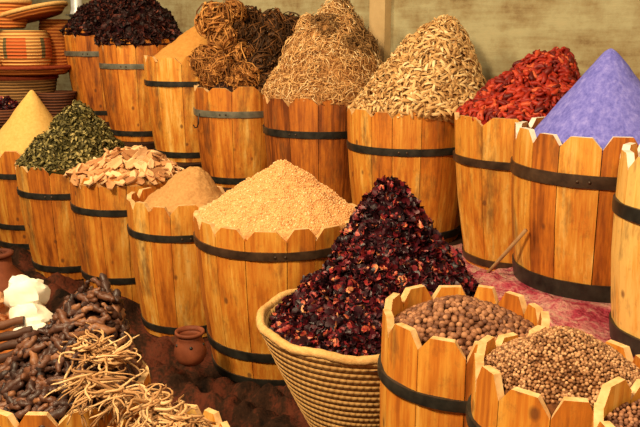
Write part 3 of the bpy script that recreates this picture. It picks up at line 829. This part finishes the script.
# dark knobbly pods
h = Heap(B['dark'], at(100, 289, 1.86), fill=.028, e=.30, p=1.15, namp=.03, nscale=8, seed=20)
P = [lump_p(i, .044+.008*(i % 3), .0074+.0012*(i % 3), bend=.006) for i in range(8)]; PM = protomesh('dark_pod', P, M['dpod'])
print('dpods', scatter(h, P, PM, 290, 'dark_pod', 'knobbly dark brown dried pod heaped in the bottom left barrel', 'pod', 'dark brown pods bottom left', 'dpodcore', M['dpod'], 'dark_pod_bed',
      'bed of dark brown pods under the pods in view', .0185, 1.0, .25, .010, .4, 60, 17))

# pale root bundles
def roots(seed, n, L, curly, droop, spread=PI, base=0):
    r = random.Random(seed); mb = MB()
    for i in range(n):
        a = base + r.uniform(-spread, spread); p = Vector((0, 0, 0)) + Vector((r.uniform(-.012, .012), r.uniform(-.012, .012), r.uniform(0, .02))); el = r.uniform(-.3, .7); path = [p.copy()]
        st = L*r.uniform(.7, 1.2)/10; da = r.uniform(-curly, curly); ph = r.uniform(0, 6)
        for j in range(10):
            a += da + .5*math.sin(j*1.1+ph)*.7; el -= droop*r.uniform(.4, 1.2)
            el = max(el, -1.3)
            p = p + Vector((math.cos(a)*math.cos(el), math.sin(a)*math.cos(el), math.sin(el)))*st; path.append(p.copy())
        r0 = r.uniform(.0028, .0046)
        v, f = tube(path, [r0*(1-.6*j/10) for j in range(11)], 6, True, .15, i); mb.add(v, f)
    v, f = lump_p(seed, .04, .012); mb.add(v, f)
    return mb
def nearest(px, py, Y): return at(px, py, Y)
for i, (px, py, Y, n, L, cu, dr, sp, ba, lab) in enumerate([
    (88, 358, 1.66, 64, .10, 1.0, .04, PI, 0, 'curly bundle of pale thin roots on top of the dark pods'),
    (112, 362, 1.64, 46, .10, .95, .05, PI, 0, 'second curly pale root bundle, right of the topmost one'),
    (95, 384, 1.57, 44, .11, .35, .12, .9, -1.3, 'bundle of pale roots hanging down over the front of the dark pods'),
    (120, 398, 1.51, 40, .11, .35, .13, 1.1, -1.3, 'bundle of pale roots spreading towards the root barrel'),
    (152, 410, 1.45, 40, .10, .5, .10, PI, 0, 'bundle of pale roots resting in the bottom root barrel'),
    (180, 424, 1.42, 26, .08, .55, .12, PI, 0, 'smaller bundle of pale roots against the right rim of the root barrel')]):
    o = roots(50+i, n, L, cu, dr, sp, ba).obj('root_bundle', M['root'], None, at(px, py, Y)); tag(o, lab, 'roots', 'pale root bundles')
h = Heap(B['root'], at(166, 424, 1.42), fill=.03, e=.5, namp=.01); mb = MB(); h.core(mb, 24, 48); rnd = random.Random(9)
RP = [fibre(.06, .0025) for _ in range(8)]
for p, nv, t in h.samples(260, rnd, 0, .95):
    m = frame(nv, rnd, .4); v, f = RP[rnd.randrange(8)]; mb.add([p + m @ Vector(x) for x in v], f, 1)
o = mb.obj('root_bed', [M['dpodcore'], M['root']], None, h.c); tag(o, 'short broken pale roots filling the bottom root barrel', 'roots', kind='stuff')

# ------------------------------------------------------------------ left edge: crate with sticks and white stones
mb = MB(); zc = .27
for k in range(5): mb.add(*box(-1.12, 1.94+k*.115, zc-.008, .62, .105, .016), 0, .3)
for sx in (-1.42, -.82):
    for k in range(3): mb.add(*box(sx, 2.17, .05+k*.085, .016, .58, .07), 0, .3)
for sy in (1.90, 2.44):
    for k in range(3): mb.add(*box(-1.12, sy, .05+k*.085, .58, .016, .07), 0, .3)
o = mb.obj('wooden_crate', M['wood'], None, (0, 0, .0), False); tag(o, 'low slatted wooden crate under the brown sticks and white stones', 'crate')
stk = [(2, 385, 28, 373, 1.93), (-4, 372, 30, 362, 1.95), (-2, 361, 30, 350, 1.97), (-6, 350, 26, 342, 2.0), (-6, 340, 22, 333, 2.03), (-8, 328, 14, 323, 2.06), (-4, 395, 14, 386, 1.91)]
for i, (xa, ya, xb, yb, Y) in enumerate(stk):
    a = at(xa-30, ya+7, Y); b_ = at(xb+10, yb-3, Y+.02); d = b_-a
    v, f = tube([a + d*(j/9) + Vector((0, 0, .002*math.sin(j*2+i))) for j in range(10)], [.0125+.001*math.sin(j*1.7+i) for j in range(10)], 10, True, .12, i)
    mb = MB(); mb.add(v, f); o = mb.obj('brown_stick', M['stick'], None, sharp=40); tag(o, 'thick brown bark stick in the stack at the left edge', 'stick', 'brown sticks at the left edge')
def rock(name, pts_c, size, mat, seed, sub=14):
    v, f = ball_p(seed, 1, 18, 12, 0)
    out = []
    for x in v:
        q = Vector(x); d = 1 + .38*noise.noise(q*1.5 + Vector((seed*3.1, 0, 0))) + .14*noise.noise(q*4 + Vector((0, seed, 0)))
        out.append((q.x*size[0]*d, q.y*size[1]*d, q.z*size[2]*d))
    mb = MB(); mb.add(out, f); return mb.obj(name, mat, None, pts_c, sharp=35)
for i, (px, py, Y, s, lab) in enumerate([(26, 292, 2.16, (.062, .05, .050), 'bright white stone on top of the white stones, left edge'), (29, 316, 2.13, (.060, .05, .042), 'bright white stone in the middle of the stacked white stones'), (31, 335, 2.10, (.056, .045, .046), 'bright white stone lowest of the stack, half behind dark pods')]):
    tag(rock('white_stone', at(px, py, Y), s, M['alum'], i+3), lab, 'stone', 'white stones at the left edge')
# clay bowl and pale pieces at the very edge
p0 = at(-4, 262, 2.9)
root = empty('clay_jar', (p0.x, p0.y, .001), 'clay jar with dark rim cut by the left edge', 'jar')
z1 = p0.z
v, f = lathe([(.001, 0), (.09, 0), (.12, z1*.4), (.10, z1*.8), (.06, z1-.02), (.055, z1+.03), (.045, z1+.03), (.045, z1-.02), (.08, z1*.75), (.001, z1*.7)], 36); mb = MB(); mb.add(v, f); mb.obj('body', M['terra'], root)
v, f = lathe([(.045, z1+.02), (.066, z1+.025), (.068, z1+.037), (.045, z1+.04)], 36, True); mb = MB(); mb.add(v, f); mb.obj('rim', M['terrain'], root)
for i, (px, py) in enumerate([(2, 300), (9, 311), (0, 318)]):
    Y = 2.32; zq = .28
    tag(rock('pale_resin_lump', at(px-4, py, 2.30+.03*i), (.026, .026, .024), M['salt'], i+11), ['pale resin lump left of the white stones, upper', 'pale resin lump nearest the white stones', 'pale resin lump at the left edge, lowest'][i], 'resin', 'pale resin lumps')

# terracotta pot
p = at(191, 363, 2.52); zb = p.z
def pot():
    root = empty('terracotta_pot', (p.x, p.y, zb), 'small terracotta pot with a flared rim on the rug beside the largest barrel', 'pot')
    s = .0034
    prof = [(.001, 0), (9*s, 0), (13*s, 3*s), (16*s, 9*s), (16.5*s, 14*s), (15.5*s, 20*s), (13.2*s, 25*s), (12.2*s, 28*s), (13*s, 31*s), (11.4*s, 31*s), (11.2*s, 27*s), (12*s, 24*s), (13.6*s, 19*s), (14*s, 12*s), (10*s, 3*s), (.001, 2*s)]
    v, f = lathe(prof, 40); mb = MB(); mb.add(v, f); mb.obj('body', M['terra'], root)
    v, f = lathe([(11.6*s, 30*s), (14*s, 31.5*s), (15.3*s, 33.5*s), (15*s, 35.5*s), (13.4*s, 35.6*s), (11.8*s, 33*s)], 40, True); mb = MB(); mb.add(v, f); mb.obj('rim', M['terra'], root)
    mb = MB()
    for a in (-1.35, -2.6, -.2):
        d = Vector((math.cos(a), math.sin(a), .1)); c = Vector((math.cos(a)*14.4*s, math.sin(a)*14.4*s, 22*s))
        v, f = tube([c-d*.004, c+d*.003], .0055, 10); mb.add(v, f)
    mb.obj('pierced_hole', M['iron'], root)
pot()
# grey stick leaning in front of the chilli barrel
a = at(484, 280, 2.62); b_ = at(526, 230, 2.42)
a = at(478, 284, 2.60)
v, f = tube([a, a.lerp(b_, .5), b_], .0065, 8); mb = MB(); mb.add(v, f); o = mb.obj('thin_stick', M['ash']); tag(o, 'thin grey stick leaning across the foot of the chilli barrel', 'stick')

# ------------------------------------------------------------------ palm baskets top left
def basket(name, label, px, pz_bot, w, hpx, Y, mat, shape='drum', rim=None, tilt=(0, 0), zbase=None, flare=1.0):
    zb_ = zat(pz_bot, Y) if zbase is None else zbase
    d = depth(Y, zb_+.1); R = w/2/F*d; H = hpx/F*d; X = (px-320)/F*d
    root = empty(name, (X, Y, zb_), label, 'basket', 'stacked palm baskets'); root.rotation_euler = (tilt[0], tilt[1], 0)
    prof = []; k = max(4, int(H/.022))
    for i in range(k):
        for s in range(4):
            u = (i+s/4)/k
            if shape == 'drum': r = R*(.66+.34*math.sin(PI*(.08+.74*u)))
            elif shape == 'bowl': r = R*(.62+.38*u**.6)
            else: r = R*(.45+.55*u)
            prof.append((r+.004*math.sin(PI*s/4), u*H))
    prof.append((prof[-1][0], H))
    inn = [(max(r-.016, .01), max(z, .014)) for r, z in prof[::-4]]
    v, f = lathe([(.001, 0)] + prof + inn + [(.001, .014)], 48); mb = MB(); mb.add(v, f); mb.obj('body', mat, root)
    rr = prof[-1][0]
    if rim:
        n = 64; v, f = tube([(math.cos(2*PI*i/n)*(rr-.006), math.sin(2*PI*i/n)*(rr-.006), H) for i in range(n+1)], .016, 8, False); mb = MB(); mb.add(v, f); mb.obj('rim', rim, root)
    return zb_+H, X, Y, R
Yb = 5.5
LZ = .575
zt, *_ = basket('palm_basket', 'dull coiled palm basket at the bottom of the stack', 22, 0, 72, 48, Yb, M['greyweave'], 'bowl', M['brownrim'], zbase=LZ)
# wide tray the upper baskets stand on
def tray(name, label, px, z, w, Y, mat, rimmat, th=.05, tilt=0):
    d = depth(Y, z); R = w/2/F*d; X = (px-320)/F*d
    root = empty(name, (X, Y, z), label, 'basket', 'stacked palm baskets'); root.rotation_euler = (0, tilt, 0)
    v, f = lathe([(.001, 0), (R*.8, 0), (R, th), (R-.015, th+.004), (R*.78, .014), (.001, .014)], 56); mb = MB(); mb.add(v, f); mb.obj('body', mat, root)
    n = 64; v, f = tube([(math.cos(2*PI*i/n)*(R-.004), math.sin(2*PI*i/n)*(R-.004), th+.003) for i in range(n+1)], .014, 8, False); mb = MB(); mb.add(v, f); mb.obj('rim', rimmat, root)
    return z+th
zt2 = tray('palm_tray', 'wide shallow palm tray with red brown rim under the patterned basket', 26, zt+.018, 96, Yb, M['orangeweave'], M['brownrim'], .05)
zt3, *_ = basket('palm_basket', 'round palm basket patterned with orange and green blocks', 26, 0, 50, 41, Yb-.08, M['pattern'], 'drum', None, zbase=zt+.034)
basket('palm_basket', 'orange striped palm basket behind the patterned basket', 57, 0, 32, 48, Yb+.16, M['orangeweave'], 'drum', None, zbase=zt+.05)
basket('palm_basket', 'palm basket cut by the left edge beside the patterned basket', -10, 0, 26, 36, Yb-.10, M['basket'], 'drum', None, zbase=zt+.05)
zt4 = tray('palm_platter', 'pale shallow palm lid lying tilted across the top baskets', 33, zt3+.075, 72, Yb-.03, M['orangeweave'], M['rim'], .05, -.24)
basket('palm_basket', 'small orange palm basket at the top of the stack', 8, 0, 44, 26, Yb-.12, M['orangeweave'], 'bowl', M['rim'], zbase=zt3+.012)
# dark spice tray and red spice below the baskets
v, f = lathe([(.001, 0), (.08, 0), (.10, .06), (.115, .17), (.135, .21), (.12, .21), (.10, .17), (.085, .02), (.001, .02)], 40); mb = MB(); mb.add(v, f)
o = mb.obj('wicker_bowl', M['darkweave'], None, (at(57, 100, 5.40).x, 5.40, .610)); tag(o, 'dark wicker bowl between the basket stack and the furthest barrel', 'bowl')
# pale metal cup top left
c = at(77, 9, 5.9)
root = empty('metal_canister', (c.x, c.y, c.z-.06), 'pale shiny metal canister above the furthest barrel', 'canister')
v, f = lathe([(.001, 0), (.055, 0), (.06, .01), (.055, .02), (.042, .06), (.042, .2), (.001, .2)], 32); mb = MB(); mb.add(v, f); mb.obj('body', M['steel'], root, sharp=40)
v, f = lathe([(.06, .012), (.085, .014), (.085, .022), (.055, .024)], 32, True); mb = MB(); mb.add(v, f); mb.obj('rim', M['grey_iron'], root, sharp=40)
bx = at(3, 116, 5.02)
v, f = lathe([(.001, 0), (.09, 0), (.14, .13), (.128, .13), (.08, .015), (.001, .015)], 40); mb = MB(); mb.add(v, f)
o = mb.obj('wicker_bowl', M['darkweave'], None, (bx.x, 5.02, .609)); tag(o, 'dark bowl of red petals behind the yellow powder cone at the left edge', 'bowl')
h = Heap(dict(X=bx.x, Y=5.02, zr=.739, rin=.118), Vector((bx.x, 5.04, .80)), fill=.02, e=.5, namp=.02); mb = MB(); h.core(mb, 20, 40); rnd = random.Random(77)
PP = [calyx_p(i+40, 1.3) for i in range(5)]
for p, nv, t in h.samples(260, rnd, 0, .95):
    m = frame(nv, rnd, .8); v, f = PP[rnd.randrange(5)]; mb.add([p + m @ Vector(x) for x in v], f, 1)
o = mb.obj('dried_petals', [M['hibcore'], M['hib']], None, h.c, False); tag(o, 'small heap of dark red petals in the bowl at the left edge', 'dried petals', kind='stuff')

# ------------------------------------------------------------------ light
w = bpy.data.worlds.new('world'); sc.world = w; w.use_nodes = True
w.node_tree.nodes['Background'].inputs[0].default_value = (1, .80, .58, 1); w.node_tree.nodes['Background'].inputs[1].default_value = .20
def area(name, loc, tgt, size, power, col):
    l = bpy.data.lights.new(name, 'AREA'); l.energy = power; l.size = size; l.color = col
    o = bpy.data.objects.new(name, l); C.objects.link(o); o.location = loc
    o.rotation_euler = (Vector(tgt)-Vector(loc)).to_track_quat('-Z', 'Y').to_euler(); return o
area('stall_lamp', (-1.5, .2, 3.0), (-.1, 2.9, .5), .6, 190, (1, .77, .47))
area('stall_lamp', (1.3, -.3, 2.6), (.4, 2.2, .6), .5, 45, (1, .77, .47))
area('stall_lamp', (-2.4, 3.2, 3.0), (-1.5, 4.9, .8), .6, 85, (1, .77, .47))
vs = sc.view_settings; vs.view_transform = 'Standard'; vs.look = 'None'; vs.gamma = 1; vs.use_curve_mapping = False; vs.exposure = 0.15
